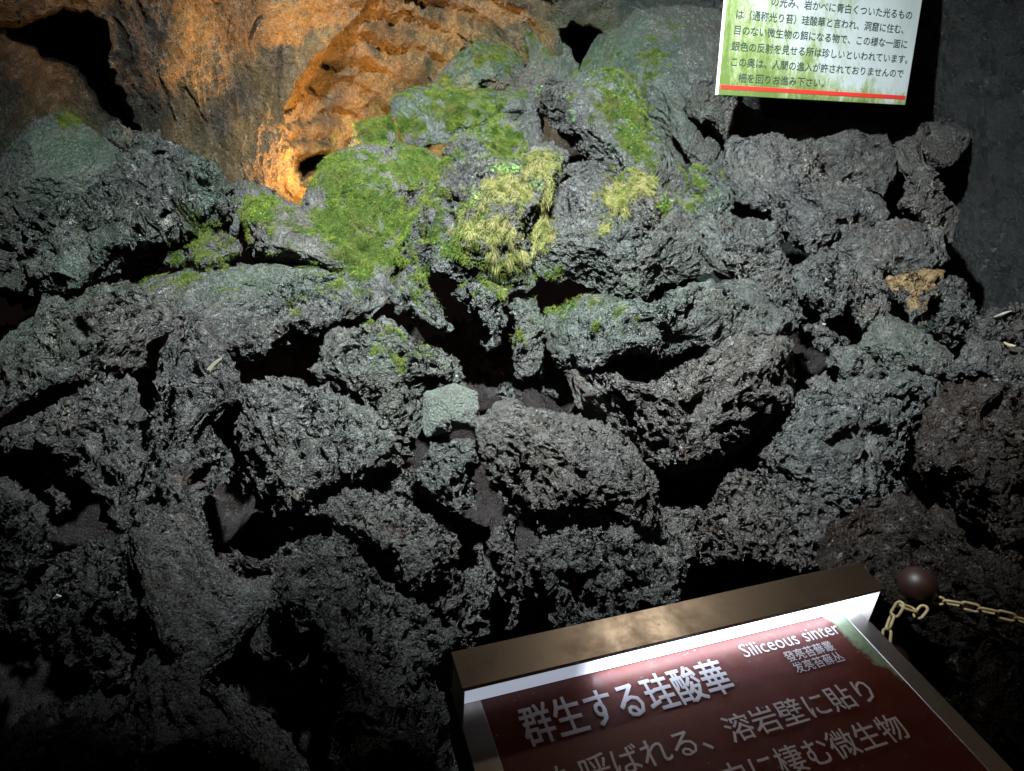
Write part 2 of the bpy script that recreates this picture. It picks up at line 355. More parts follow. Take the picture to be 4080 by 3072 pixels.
# --- mossy crown of the pile
B('large rounded boulder fully covered in green moss in front of the amber tunnel mouth', [(712,345),(760,325),(840,318),(905,325),(950,345),(962,375),(940,400),(920,430),(890,470),(866,520),(858,580),(825,592),(780,575),(740,545),(690,500),(662,460),(668,420),(690,380)], 0.02, rough=.7, smooth=.5, facets=4)
B('low moss-patched slab with a bright green tuft on its left corner', [(535,435),(600,428),(640,448),(690,465),(760,510),(855,570),(830,610),(760,600),(700,590),(600,590),(540,590),(512,560),(525,500)], 0.12, rough=.7, smooth=.4)
B('square mossy block overhanging a black gap at the top of the pile', [(848,212),(880,198),(950,188),(1030,190),(1085,195),(1120,215),(1130,245),(1095,265),(1040,290),(980,308),(915,316),(880,307),(865,265),(850,240)], 0.10, rough=.55, smooth=.5, facets=7, box=.5, T=.7)
B('dark green triangular rock leaning behind the square mossy block', [(930,190),(985,120),(1030,95),(1080,88),(1115,100),(1142,130),(1132,170),(1110,210),(1060,206),(990,202)], .45, rough=.6, smooth=.5, facets=6)
B('small upright rock with a round head beside the black hole at the top', [(1134,60),(1174,50),(1211,67),(1219,97),(1251,140),(1241,190),(1174,205),(1110,200),(1120,160),(1145,133),(1136,93)], .40, rough=.7, smooth=.4, T=.5)
B('brown wedge of rock under the small upright rock', [(1100,195),(1154,200),(1187,263),(1174,300),(1151,330),(1120,325),(1105,267)], .22, rough=.6, smooth=.4)
B('small pointed rock with moss streaks below the square mossy block', [(955,330),(994,290),(1097,240),(1123,287),(1132,325),(1110,350),(1071,348),(1010,340)], -.02, rough=.55, smooth=.4, facets=6)
B('small mossy stone tucked left of the black gap', [(758,312),(768,270),(800,250),(840,252),(856,300),(838,325),(780,335)], .12, rough=.6, smooth=.5, name='rock', cat='rock')
B('huge pale grey back boulder directly left of the hanging sign', [(1235,185),(1250,130),(1290,75),(1350,28),(1420,5),(1490,-5),(1545,10),(1580,60),(1590,180),(1580,280),(1610,340),(1575,410),(1500,425),(1440,380),(1380,300),(1310,230)], .38, rough=.7, smooth=.35, facets=7, T=.5)
B('long slanting slab with a strip of bright moss, running down from the wet knob', [(1200,195),(1250,172),(1300,162),(1345,168),(1378,200),(1400,240),(1425,290),(1475,350),(1510,400),(1510,450),(1450,450),(1385,395),(1310,375),(1240,335),(1195,285)], .02, rough=.8, smooth=.15, facets=5, T=.5)
B('wet black knob with glinting droplets at the upper end of the slanting slab', [(1148,210),(1160,188),(1205,185),(1245,198),(1265,225),(1262,262),(1235,290),(1195,278),(1160,250),(1146,232)], -.12, rough=.8, T=.8, facets=2, holes=.5)
B('dark wet lump between the pointed rock and the shaggy centre boulder', [(925,392),(940,365),(965,340),(1010,308),(1060,316),(1082,345),(1030,370),(985,400),(940,425)], -.06, rough=1.3, facets=2)
B('shaggy centre boulder hung with dead yellow moss under the floodlight', [(905,450),(935,400),(985,368),(1040,345),(1090,345),(1140,322),(1180,322),(1207,350),(1205,400),(1192,480),(1168,550),(1140,605),(1090,630),(1040,615),(990,597),(940,575),(920,520),(910,480)], -.14, rough=1.25, T=.7)
B('black wet splinter of rock on the left flank of the shaggy centre boulder', [(862,520),(885,470),(915,430),(940,440),(928,500),(940,560),(912,605),(880,600),(858,570)], -.10, rough=1.2, tilt=.3)
B('broad grey boulder with a yellow moss cap right of the shaggy centre boulder', [(1205,395),(1280,372),(1330,385),(1350,368),(1390,370),(1415,400),(1455,450),(1490,480),(1535,540),(1545,575),(1510,595),(1440,612),(1400,640),(1330,632),(1270,610),(1200,605),(1163,570),(1180,500),(1198,450)], -.10, rough=.9, T=.6)
B('thin dark ledge behind the yellow capped boulder', [(1200,362),(1260,350),(1330,355),(1400,380),(1340,392),(1260,395),(1205,390)], .12, rough=1.1, T=.9, name='rock', cat='rock')
B('rough rock under the slanting slab, cracked on its right side', [(1420,425),(1500,415),(1560,440),(1600,480),(1580,540),(1620,600),(1560,610),(1520,560),(1480,500),(1440,470)], .02, rough=1.1)
# --- right field
B('knobbly brown rock right below the left corner of the hanging sign', [(1478,213),(1518,216),(1591,213),(1655,250),(1665,277),(1640,305),(1601,315),(1571,315),(1541,275),(1495,245)], .18, rough=1.1)
B('pale speckled slab directly beneath the hanging sign', [(1678,262),(1761,258),(1888,266),(1913,290),(1930,320),(1935,370),(1905,415),(1858,412),(1791,398),(1768,355),(1708,322),(1683,295)], .20, rough=.85, T=.45)
B('wide flat lava slab with pale crust in the middle of the right field', [(1575,308),(1635,298),(1681,298),(1758,325),(1785,380),(1841,395),(1905,428),(1915,462),(1865,505),(1791,540),(1728,556),(1688,545),(1668,490),(1655,455),(1605,435),(1570,390),(1562,340)], .05, rough=1.0, T=.42)
B('upright speckled ridge on the right edge of the pile, above the black shadow', [(1935,305),(1988,290),(1998,337),(2012,373),(2043,417),(2070,457),(2062,520),(2020,520),(1965,500),(1935,450),(1950,417),(1945,367)], .08, rough=1.0)
B('pale bluish rounded rock half in the shadow of the hanging sign', [(1925,305),(1960,280),(2021,258),(2068,260),(2092,287),(2088,320),(2058,356),(2008,360),(1955,342)], .32, rough=.7, smooth=.2, extra=lambda P, a, n: a['pale'].fill(1.))
B('greenish crumbly rock at the left end of the wide flat slab', [(1498,367),(1541,350),(1575,390),(1585,430),(1560,465),(1508,465),(1490,417)], .0, rough=1.2)
B('small crumbly rock below the wide flat slab', [(1580,480),(1620,462),(1670,480),(1705,545),(1712,600),(1660,625),(1600,608),(1570,570),(1565,520)], -.04, rough=1.2)
B('broad cracked rock above the ochre stone', [(1800,540),(1850,495),(1905,470),(1960,475),(2035,490),(2068,560),(2020,590),(1905,605),(1850,585)], .06, rough=1.1, T=.5)
B('blocky upright rock with a reddish cleft, left one of the pair', [(1700,589),(1752,558),(1808,543),(1845,572),(1832,635),(1832,665),(1780,688),(1735,655),(1712,622)], -.03, rough=1.0)
B('blocky upright rock with pale flecks, right one of the pair beside the ochre stone', [(1845,580),(1891,575),(1912,615),(1920,660),(1900,700),(1868,716),(1840,680),(1832,635)], -.06, rough=1.0)
def _amb(P, a, n): a['amber'][:] = np.clip(sst(.1, .5, n[:, 2] + pn(P/.05)*.6), 0, 1)
B('ochre topped stone standing alone on the right of the pile', [(1905,602),(1950,590),(2001,579),(2038,589),(2038,622),(2018,655),(2010,705),(1975,702),(1956,670),(1922,635)], -.02, rough=1.0, facets=7, extra=_amb)
B('dark hollow rock in shadow right of the ochre stone', [(2020,640),(2050,600),(2095,610),(2110,680),(2090,740),(2050,745),(2015,710)], .12, rough=1.2)
B('weathered grey-green pyramid rock right of the tall black gap', [(1850,755),(1875,712),(1915,676),(1968,700),(2023,733),(2060,762),(2058,806),(2008,825),(1925,825),(1890,795),(1868,772)], -.10, rough=.7, smooth=.3, facets=7)
B('flat brown block below the pyramid rock', [(1775,785),(1790,750),(1845,743),(1882,766),(1905,803),(1890,822),(1815,822)], -.12, rough=.7, smooth=.25, facets=6, name='rock', cat='rock')
B('small brown block left of the flat brown block', [(1738,822),(1785,797),(1808,832),(1778,858),(1738,860)], -.12, rough=.7, smooth=.2, name='rock', cat='rock')
B('dark rock at the right picture edge beside the pyramid rock', [(2050,800),(2080,752),(2108,732),(2158,737),(2225,760),(2270,810),(2250,860),(2130,850),(2070,832)], -.10, rough=.8, smooth=.2)
B('dark cracked rock at the right edge above the pale leaf', [(2095,690),(2130,655),(2190,650),(2260,670),(2260,760),(2180,745),(2120,735),(2088,720)], .10, rough=.9)
B('big dark slab filling the lower right, its left tip pointing into the gap', [(1672,935),(1712,872),(1741,852),(1795,838),(1875,810),(1960,800),(2035,820),(2060,850),(2030,900),(2000,960),(1975,1010),(1925,1095),(1850,1115),(1780,1095),(1705,1045),(1652,1002),(1646,970)], -.22, rough=.85, smooth=.1, T=.5)
B('rounded rock below the left tip of the big dark slab', [(1545,1085),(1600,1030),(1651,1017),(1695,1029),(1745,1072),(1800,1125),(1800,1190),(1720,1235),(1620,1262),(1535,1235),(1518,1150)], -.26, rough=.95)
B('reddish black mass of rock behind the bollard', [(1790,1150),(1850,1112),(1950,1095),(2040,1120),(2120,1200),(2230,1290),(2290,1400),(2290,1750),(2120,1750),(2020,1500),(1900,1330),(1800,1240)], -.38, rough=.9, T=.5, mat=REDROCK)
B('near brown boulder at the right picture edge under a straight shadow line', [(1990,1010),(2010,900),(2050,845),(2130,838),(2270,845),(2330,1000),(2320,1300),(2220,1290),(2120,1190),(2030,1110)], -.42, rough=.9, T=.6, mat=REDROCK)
# --- centre right giants
B('upper half of the giant split boulder in the centre right, deep crack below it', [(1172,665),(1240,635),(1340,645),(1420,660),(1490,615),(1560,592),(1640,608),(1680,660),(1690,735),(1610,765),(1500,778),(1380,762),(1290,768),(1240,795),(1192,765),(1165,710)], -.28, rough=1.0, T=.95)
B('lower half of the giant split boulder, slanting down to the right', [(1215,800),(1290,800),(1380,825),(1470,790),(1540,745),(1610,735),(1692,740),(1692,840),(1640,915),(1570,970),(1480,1030),(1425,1015),(1380,950),(1315,900),(1250,860)], -.30, rough=1.05, T=.9, tilt=.6)
B('right shoulder of the giant split boulder joining its two halves', [(1460,745),(1530,700),(1620,690),(1690,700),(1715,770),(1700,840),(1640,860),(1560,835),(1490,800)], -.24, rough=.95, T=.8)
B('left shoulder of the giant split boulder below its mossy face', [(1195,720),(1260,700),(1330,735),(1380,770),(1350,830),(1290,860),(1235,830),(1200,780)], -.16, rough=1.05, T=.7)
B('dark red rock in the shade under the giant split boulder', [(1430,1020),(1500,985),(1580,930),(1640,900),(1625,980),(1570,1050),(1490,1100),(1425,1075)], -.05, rough=1.2)
B('jagged brown shard leaning below the giant split boulder', [(1600,905),(1640,885),(1632,930),(1592,990),(1560,1035),(1550,1000),(1575,950)], -.20, rough=1.1, name='rock', cat='rock', T=.7)
B('thin upright pale edged stone standing in the black gap right of the giant boulder', [(1686,765),(1716,766),(1724,862),(1710,890),(1697,858),(1688,820)], -.18, rough=.5, smooth=.3, name='rock', cat='rock', tilt=0., extra=lambda P, a, n: a['pale'].fill(.8))
B('fist sized rock jutting over the gap right of the giant boulder', [(1645,679),(1708,672),(1735,702),(1688,733),(1658,714)], -.16, rough=1.1, name='rock', cat='rock')
B('knobby stones wedged under the pair of blocky rocks', [(1738,702),(1775,692),(1840,739),(1820,765),(1775,760)], -.02, rough=1.4, name='rock', cat='rock')
B('crumbling rock left of the pair of blocky rocks', [(1600,605),(1650,615),(1705,600),(1725,640),(1745,685),(1715,720),(1680,680),(1640,640)], -.08, rough=1.2)
# --- centre column
B('upright pale slab standing right of the black centre pit', [(1106,649),(1164,632),(1180,689),(1170,800),(1131,826),(1112,811),(1104,762),(1112,715)], -.24, rough=.85, T=.6, tilt=.15)
B('hanging wedge of glossy clinker above the black centre pit', [(978,625),(1037,612),(1095,622),(1092,695),(1084,742),(1057,768),(1038,745),(1020,695),(994,662)], -.22, rough=1.4, tilt=-.1)
B('slanting chunk left of the black centre pit with a mossy top', [(847,595),(880,575),(911,575),(915,612),(940,648),(978,705),(951,720),(911,703),(866,675),(840,645)], -.16, rough=1.0)
B('smooth pale green block stone perched in the middle of the pile', [(919,848),(984,832),(1026,849),(1034,885),(1029,927),(971,932),(922,942),(914,905)], -.36, T=.75, rough=.6, smooth=.6, facets=7, box=.55, tilt=.2, crack=0., mat=PALESTONE)
B('small clinker lump low in the black centre pit', [(1069,832),(1097,820),(1117,845),(1113,870),(1084,875),(1069,855)], .0, rough=1.3, name='rock', cat='rock')
B('small broken stone right of the pit lump', [(1162,835),(1201,840),(1206,867),(1174,861)], .0, rough=1.2, name='rock', cat='rock')
B('round knob at the left end of the centre dome boulder', [(932,955),(984,937),(1030,955),(1052,989),(1026,1030),(1028,1092),(971,1113),(902,1092),(884,1039),(908,1010)], -.32, rough=1.05)
B('large dome boulder in the lower centre behind the lectern', [(1031,912),(1071,877),(1117,870),(1171,883),(1251,897),(1321,930),(1373,985),(1413,1039),(1422,1100),(1405,1155),(1330,1178),(1180,1168),(1108,1125),(1066,1060),(1046,989)], -.34, rough=.9, T=.9)
B('rock with a tiny red fleck just above the lectern hood', [(1148,1176),(1204,1155),(1284,1149),(1371,1159),(1437,1175),(1476,1211),(1470,1290),(1430,1340),(1310,1370),(1237,1365),(1180,1330),(1140,1264),(1134,1211)], -.38, rough=1.15)
B('narrow column of rock left of the red flecked rock', [(1061,1150),(1111,1108),(1128,1194),(1118,1264),(1091,1275),(1067,1237),(1048,1197)], -.26, rough=1.1)
B('small splintered stone in the black cleft by the hood corner', [(1100,1277),(1150,1268),(1145,1310),(1130,1352),(1105,1362),(1096,1330)], -.20, rough=1.4, name='rock', cat='rock')
B('grey rock between the dome boulder and the lectern hood', [(1400,1110),(1460,1080),(1518,1100),(1535,1190),(1520,1265),(1475,1300),(1440,1230),(1415,1160)], -.18, rough=1.1)
# --- left centre
B('long grey slab with a ragged overhanging front edge', [(385,680),(450,648),(560,625),(660,605),(740,588),(800,588),(845,618),(832,652),(780,692),(700,722),(620,748),(540,772),(510,752),(470,738),(420,720)], -.16, rough=.9, T=.55, tilt=.7)
B('smooth sloping shelf above the long grey slab', [(235,665),(320,608),(400,582),(500,568),(620,572),(720,578),(780,590),(740,620),(640,640),(500,655),(400,680),(320,700)], .05, rough=.6, smooth=.3, T=.45, tilt=.8)
B('greenish broken boulder in the shade below the long grey slab', [(670,800),(700,755),(760,700),(820,678),(875,720),(940,757),(992,790),(1004,832),(985,855),(915,875),(905,950),(870,985),(838,965),(790,885),(740,845)], -.18, rough=1.2, T=.6)
B('deeply pitted boulder left of the pale green block', [(505,845),(580,818),(650,838),(740,850),(805,900),(835,960),(846,1020),(820,1068),(760,1095),(700,1125),(650,1152),(592,1135),(556,1085),(526,1020),(514,950),(498,900)], -.26, rough=1.35, T=.6)
B('small dark rubble lump below the pitted boulder on its right', [(812,1060),(860,1010),(900,1010),(895,1060),(880,1100),(830,1110)], -.12, rough=1.3, name='rock', cat='rock')
B('tall pillar like rock column with a long black shadow on its left', [(362,740),(400,682),(440,722),(500,765),(522,830),(492,885),(455,915),(500,965),(508,1015),(455,1065),(436,1115),(455,1180),(420,1210),(355,1240),(308,1150),(300,1000),(330,900),(352,820)], -.24, rough=1.1, T=.55, tilt=.35)
B('pale crusted mound at the left edge, upper one above the red hollow', [(-40,790),(40,705),(150,645),(280,618),(365,650),(378,700),(330,745),(300,792),(220,805),(150,835),(60,855),(-40,880)], -.16, rough=1.1, T=.5)
B('rough crusted boulder at the left edge below the red hollow', [(-40,950),(60,890),(150,862),(230,830),(300,820),(322,900),(296,1000),(295,1090),(270,1155),(212,1105),(190,1035),(100,1005),(-40,1005)], -.24, rough=1.3, T=.6)
B('rounded rock at the left picture edge under a black hollow', [(-50,1040),(40,1036),(92,1080),(115,1140),(112,1200),(60,1300),(0,1375),(-60,1320)], -.34, rough=1.1)
B('small wedge of clinker in the black hollow near the left edge', [(88,1058),(120,1050),(152,1078),(150,1108),(128,1120),(110,1090)], -.20, rough=1.2, name='rock', cat='rock')
B('wide lower left boulder ending in a black diagonal cleft', [(290,1165),(360,1122),(430,1125),(470,1190),(540,1222),(590,1212),(622,1188),(648,1240),(565,1300),(520,1350),(498,1400),(520,1500),(600,1570),(690,1700),(290,1700),(278,1500),(330,1400),(330,1300),(280,1230)], -.34, rough=.6, smooth=.2, T=.4)
B('very dark ragged boulder in the lower left, reddish in its hollows', [(95,1210),(200,1178),(290,1205),(335,1300),(335,1400),(285,1470),(200,1480),(130,1410),(60,1335)], -.30, rough=1.3)
B('almost black rock in the bottom left corner', [(-40,1600),(60,1555),(180,1515),(265,1495),(320,1560),(330,1720),(-40,1720)], -.32, rough=1.0)
B('grey brown boulder below the pitted boulder, sloping right', [(692,1100),(760,1068),(850,1088),(930,1108),(975,1160),(975,1220),(1010,1254),(1008,1312),(972,1354),(918,1334),(860,1275),(795,1210),(735,1160)], -.34, rough=1.05)
B('big boulder at the bottom beside the left side of the lectern', [(600,1210),(680,1168),(760,1190),(830,1240),(880,1310),(940,1358),(1004,1390),(985,1420),(965,1480),(980,1560),(1010,1700),(760,1700),(700,1560),(640,1480),(575,1445),(556,1380),(600,1300)], -.44, rough=1.1, T=.6)
B('grey weathered slope of rock at the bottom, left of the boulder beside the lectern', [(385,1230),(470,1255),(560,1320),(525,1400),(535,1500),(600,1570),(660,1640),(700,1740),(420,1740),(350,1560),(345,1400)], -.22, rough=.8, smooth=.1, T=.5)
B('brownish shoulder of rock under the black hollow left of centre', [(455,1200),(540,1215),(600,1195),(650,1165),(700,1165),(690,1215),(620,1260),(560,1290),(480,1260)], -.24, rough=1.1, T=.6)
B('dark rock filling the corner between dome boulder and lectern hood', [(960,1150),(1010,1120),(1060,1150),(1060,1240),(1100,1330),(1060,1400),(1010,1400),(1000,1300),(970,1230)], .05, rough=1.2)
# --- upper left boulders
B('green tinted angular boulder at the upper left edge with a bright moss tip', [(-60,450),(0,345),(67,270),(143,246),(210,288),(263,335),(275,358),(240,400),(180,440),(100,470),(30,480)], .10, rough=.5, smooth=.45, facets=7, T=.6)
B('huge wet boulder riddled with glistening holes on the left', [(150,430),(230,372),(267,330),(300,300),(347,283),(410,325),(460,375),(490,420),(487,470),(440,505),(380,550),(335,580),(310,605),(275,630),(220,670),(150,700),(60,690),(-60,650),(-60,470),(40,450)], .0, rough=1.0, T=.7, holes=1., level=7)
B('small brown glittering knob on the rim between the two left boulders', [(215,290),(227,262),(253,258),(286,283),(303,312),(270,335),(230,315)], .20, rough=.8, name='rock', cat='rock')
B('blue grey smooth tongue of rock running down at the left edge', [(-60,800),(20,720),(90,672),(110,622),(133,572),(176,602),(192,645),(140,692),(90,725),(30,790),(-60,850)], -.06, rough=.6, smooth=.5, T=.6)
B('small moss covered lump left one below the pitted wet boulder', [(343,500),(387,485),(416,540),(385,578),(345,562)], -.02, rough=1., smooth=.2, name='rock', cat='rock')
B('small bright mossy lump between two black hollows', [(408,483),(437,468),(466,500),(505,512),(525,545),(480,578),(430,582),(412,535)], -.03, rough=1., smooth=.2, name='rock', cat='rock')
B('dark smooth rock between the holed boulder and the low mossy slab', [(480,400),(520,385),(590,410),(620,440),(548,450),(522,510),(480,500)], .22, rough=.6, smooth=.4)
print('rocks', len(ROCKS), sum(len(r[2]) for r in ROCKS))

# ------------------------------------------------------------------ cave wall and cinder floor
def psdf(x, y, poly):
    d = np.full(x.shape, 1e9); ins = np.zeros(x.shape, bool); n = len(poly)
    for i in range(n):
        (x1, y1), (x2, y2) = poly[i], poly[(i + 1) % n]; ex, ey = x2 - x1, y2 - y1
        u = np.clip(((x - x1)*ex + (y - y1)*ey)/(ex*ex + ey*ey), 0, 1)
        d = np.minimum(d, np.hypot(x - x1 - u*ex, y - y1 - u*ey))
        if y1 != y2: ins ^= ((y1 > y) != (y2 > y)) & (x < (x2 - x1)*(y - y1)/(y2 - y1) + x1)
    return np.where(ins, d, -d)
CP = np.array([(-150,-100,3.9),(0,0,4.0),(100,20,4.2),(220,0,4.4),(0,150,4.3),(100,180,4.6),(180,260,4.75),(0,300,4.25),(300,20,4.35),(250,150,4.6),(320,150,4.45),(300,260,4.75),(400,200,4.45),(400,350,4.55),(480,100,4.35),
 (520,250,4.35),(560,350,4.3),(580,420,4.25),(640,400,4.35),(590,200,4.3),(600,60,4.2),(560,-80,4.0),(760,-80,4.0),(700,50,4.4),(850,20,4.5),(1000,0,4.6),(1150,30,4.8),(1200,-80,4.5),(1250,20,4.9),(1400,-80,4.8),(1000,200,5.0),(850,350,4.9),
 (700,500,4.8),(450,500,4.7),(200,500,4.8),(-150,500,4.5),(1200,200,5.2),(1500,100,5.2),(1750,50,4.9),(1950,0,4.6),(2100,150,4.35),(2250,100,4.1),(2450,200,3.8),(2100,450,4.4),(2250,600,4.0),(2450,800,3.4),(1800,400,5.4),(1400,500,5.4),(2000,800,4.4),(1000,600,5.2),(1400,900,5.0),(300,900,4.8),(1900,-200,4.2),(2300,-300,3.6),(0,-300,3.6),(1000,-300,3.9)], float)
def tps():
    X = CP[:, :2]/1000; d2 = ((X[:, None] - X[None])**2).sum(-1); Kf = np.where(d2 > 0, d2*np.log(np.sqrt(d2) + 1e-12), 0)
    n = len(X); A = np.zeros((n + 3, n + 3)); A[:n, :n] = Kf + 2e-3*np.eye(n); A[:n, n] = 1; A[:n, n+1:] = X; A[n, :n] = 1; A[n+1:, :n] = X.T
    return np.linalg.solve(A, np.concatenate([CP[:, 2], np.zeros(3)]))
TW = tps()
def tpe(x, y):
    X = CP[:, :2]/1000; r = TW[-3] + TW[-2]*x/1000 + TW[-1]*y/1000
    for k in range(len(X)):
        d2 = (x/1000 - X[k, 0])**2 + (y/1000 - X[k, 1])**2; r = r + TW[k]*.5*d2*np.log(d2 + 1e-12)
    return r
OPEN = [(-300,50),(0,55),(60,48),(140,22),(200,30),(228,50),(235,100),(235,150),(262,200),(278,240),(305,300),(270,268),(225,236),(200,208),(165,152),(120,128),(90,118),(60,95),(0,75),(-300,60)]
TUN = [(652,400),(634,340),(618,260),(624,200),(660,150),(712,92),(790,20),(860,-60),(900,-200),(1215,-200),(1212,60),(1180,140),(1150,260),(1000,420),(800,460),(690,430)]
HOLE2 = [(632,372),(640,335),(690,318),(735,328),(740,350),(690,372),(650,392)]
GAP = [(1208,62),(1235,48),(1290,62),(1310,85),(1300,140),(1270,190),(1240,190),(1215,100)]
def wall_grid(x0, x1, y0, y1, st, detail=True):
    xs = np.arange(x0, x1 + st, st); ys = np.arange(y0, y1 + st, st); gx, gy = np.meshgrid(xs, ys); sh = gx.shape; x = gx.ravel().astype(float); y = gy.ravel().astype(float)
    jit = 9*np.stack([pn(np.stack([x, y, 0*x], 1)/28), pn(np.stack([x, y, 0*x + 50], 1)/28)], 1); xw, yw = x + jit[:, 0], y + jit[:, 1]
    Yd = tpe(x, y)
    o = psdf(xw, yw, OPEN); Yd += 3.2*sst(-3, 60, o)**.6*(o > -3)
    t_ = psdf(xw, yw, TUN); tq = sst(700, 850, x)*sst(330, 150, y); Yd += .85*(1 - np.exp(-np.clip(t_, 0, None)/(60 + 200*tq))) - .10*np.exp(-np.clip(-t_, 0, None)/28)*(t_ < 0)*(1 - tq)
    g = psdf(xw, yw, GAP); Yd += 1.5*sst(-2, 25, g)
    h2 = psdf(xw, yw, HOLE2); Yd += 1.2*sst(0, 25, h2)
    # flow bands wrap round the tunnel mouth
    rr = np.hypot((x - 690)/1.35, (y - 345)); ang = np.arctan2(y - 345, x - 690)
    q = np.stack([x, y, 0*x + 7], 1)
    band = np.sin(rr/9. + 3*pn(q/90) + 1.5*pn(q/30)) * sst(0, 40, t_)
    Yd += -.022*band - .016*np.sin(rr/38. + 2.5*pn(q/150))*sst(0, 60, t_)
    d = ray(x, y); P = CAM + (Yd/d[:, 1])[:, None]*d
    n = -d/np.linalg.norm(d, axis=1)[:, None]
    pil = sst(-260, -20, t_)*(t_ < 0)
    h = .07*pn(P*np.array([1, 1, .6])/.45) + .045*pn(P*np.array([1, 1, .45])/.17 + 4) - .03*abs(pn(P*np.array([1, 1, .5])/.09)) - .014*abs(pn(P/.04 + 3)) + .008*pn(P/.02 + 3)
    leftb = sst(330, 200, x)
    h += leftb*(.05*pn(P/.1 + 9) - .03*abs(pn(P/.05 + 2)))*sst(60, 20, y)
    crk = sst(.06, 0, abs(pn(P*np.array([1.6, 1, .45])/.3 + 21)))*sst(.0, .3, pn(P/.4 + 2)); h -= .05*crk
    P = P + n*h[:, None] + vnoise(P, .05, 3.)*.008
    nx, ny = sh[1], sh[0]; idx = np.arange(nx*ny).reshape(ny, nx)
    Fc = np.stack([idx[:-1, :-1], idx[1:, :-1], idx[1:, 1:], idx[:-1, 1:]], -1).reshape(-1, 4)
    at_ = growth(P, 0*x); at_['smooth'] = np.where(x > 1950, .3, .0); at_['amber'] = np.clip(.45*sst(300, 420, x)*sst(1250, 1100, x)*(.8 + pn(P/.25)), 0, 1); at_['band'] = band*.5  # amber: the lamp's glow is also painted into the wall colour round the tunnel
    at_['wet'] = np.maximum(at_['wet'], .7*sst(1300, 1150, x)*np.clip(1 - .6*sst(0, 60, t_), 0, 1)); at_['pale'] *= 0
    return P, Fc, at_
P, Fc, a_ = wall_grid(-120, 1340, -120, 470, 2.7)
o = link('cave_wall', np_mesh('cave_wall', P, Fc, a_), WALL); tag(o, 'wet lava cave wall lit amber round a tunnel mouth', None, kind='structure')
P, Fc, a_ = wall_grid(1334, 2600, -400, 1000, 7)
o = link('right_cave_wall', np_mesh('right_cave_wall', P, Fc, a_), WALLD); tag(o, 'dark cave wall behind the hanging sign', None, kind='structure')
def floor_sheet():
    xs = np.arange(-4.2, 4.2, .022); ys = np.arange(1.25, 4.9, .022); gx, gy = np.meshgrid(xs, ys); x, y = gx.ravel(), gy.ravel()
    q = np.stack([x, y, 0*x], 1)
    z = SL*(np.minimum(y, 3.6) - Y0) - .95; z = np.where(y < 1.6, -.02 + (z + .02)*sst(1.3, 1.6, y), z)
    z = z + (.25*pn(q/.45) + .16*pn(q/.2) - .10*abs(pn(q/.1)) - .05*abs(pn(q/.05)))*sst(1.3, 1.6, y)
    P = np.stack([x, y, z], 1); nx, ny = len(xs), len(ys); idx = np.arange(nx*ny).reshape(ny, nx)
    Fc = np.stack([idx[:-1, :-1], idx[:-1, 1:], idx[1:, 1:], idx[1:, :-1]], -1).reshape(-1, 4)
    z0 = np.zeros(len(x)); return P, Fc, dict(moss=z0, tan=z0, algae=z0, wet=z0, pale=z0, smooth=z0, amber=z0, band=z0)
P, Fc, a_ = floor_sheet()
o = link('cave_floor', np_mesh('cave_floor', P, Fc, a_), FLOOR); tag(o, 'cinder bed between and under the boulders, coloured dark to stand for their shade', None, kind='structure')
bm = bmesh.new(); vs = [bm.verts.new(c) for c in ((-5, -3, -.03), (5, -3, -.03), (5, 1.5, -.03), (-5, 1.5, -.03))]; bm.faces.new(vs); me = bpy.data.meshes.new('path'); bm.to_mesh(me); bm.free()
o = link('path', me, simple('path_gravel', (0.05, 0.045, 0.04), .9)); tag(o, 'visitor path in front of the rock pile', None, kind='structure')

# ------------------------------------------------------------------ moss fibres growing on the boulders
def moss_on(rec, dens=1.):
    o, P, Fc, at_, nrm = rec; m = np.maximum(at_['moss'], at_['tan'])
    tri = P[Fc]; cr_ = np.cross(tri[:, 1] - tri[:, 0], tri[:, 2] - tri[:, 0]); ar = np.linalg.norm(cr_, axis=1)/2; mf = m[Fc].mean(1)
    nf = cr_/(2*ar[:, None] + 1e-12); vis = ((CAM - tri[:, 0])*nf).sum(1) > 0
    wgt = ar*(mf > .10)*mf**1.5*vis; tot = wgt.sum()
    n = int(min(tot*220000*dens, 32000))
    if n < 60: return
    f = rng.choice(len(Fc), n, p=wgt/tot); r1, r2 = rng.random(n), rng.random(n); s_ = np.sqrt(r1)
    b = (1 - s_)[:, None]*tri[f, 0] + (s_*(1 - r2))[:, None]*tri[f, 1] + (s_*r2)[:, None]*tri[f, 2]
    tn = at_['tan'][Fc[f]].mean(1)
    b = b + nf[f]*(-.002)
    tn = np.clip(tn*(.75 + 1.4*pn(b/.035 + 60)), 0, 1); L = rng.uniform(.004, .012, n)*(1 + 1.2*tn)*(.5 + 1.8*np.clip(.5 + 1.5*pn(b/.05 + 12), 0, 1))
    clump = vnoise(b, .03, 2.)*.8
    dr = nf[f]*.9 + rng.normal(size=(n, 3))*.4 + clump + np.stack([0*L, 0*L, .2 - 1.5*tn], 1); dr /= np.linalg.norm(dr, axis=1)[:, None]
    side = np.cross(dr, rng.normal(size=(n, 3))); side /= np.linalg.norm(side, axis=1)[:, None]; wd = (rng.uniform(.0004, .0009, n))[:, None]
    mid = b + dr*L[:, None]*.55; tip = mid + (dr + np.array([0, 0, -.7]) + rng.normal(size=(n, 3))*.3)*L[:, None]*.45
    V = np.stack([b - side*wd, b + side*wd, mid + side*wd*.8, mid - side*wd*.8, tip], 1).reshape(-1, 3); k = np.arange(n)[:, None]*5
    Fq = np.concatenate([k + np.array([[0, 1, 2]]), k + np.array([[0, 2, 3]]), k + np.array([[3, 2, 4]])], 0)
    loc = np.array(o.location); me = np_mesh('moss', V - loc, Fq, dict(tan=np.repeat(tn, 5)), smooth=False)
    c = link('moss', me, MOSS, o); c['kind'] = 'stuff'
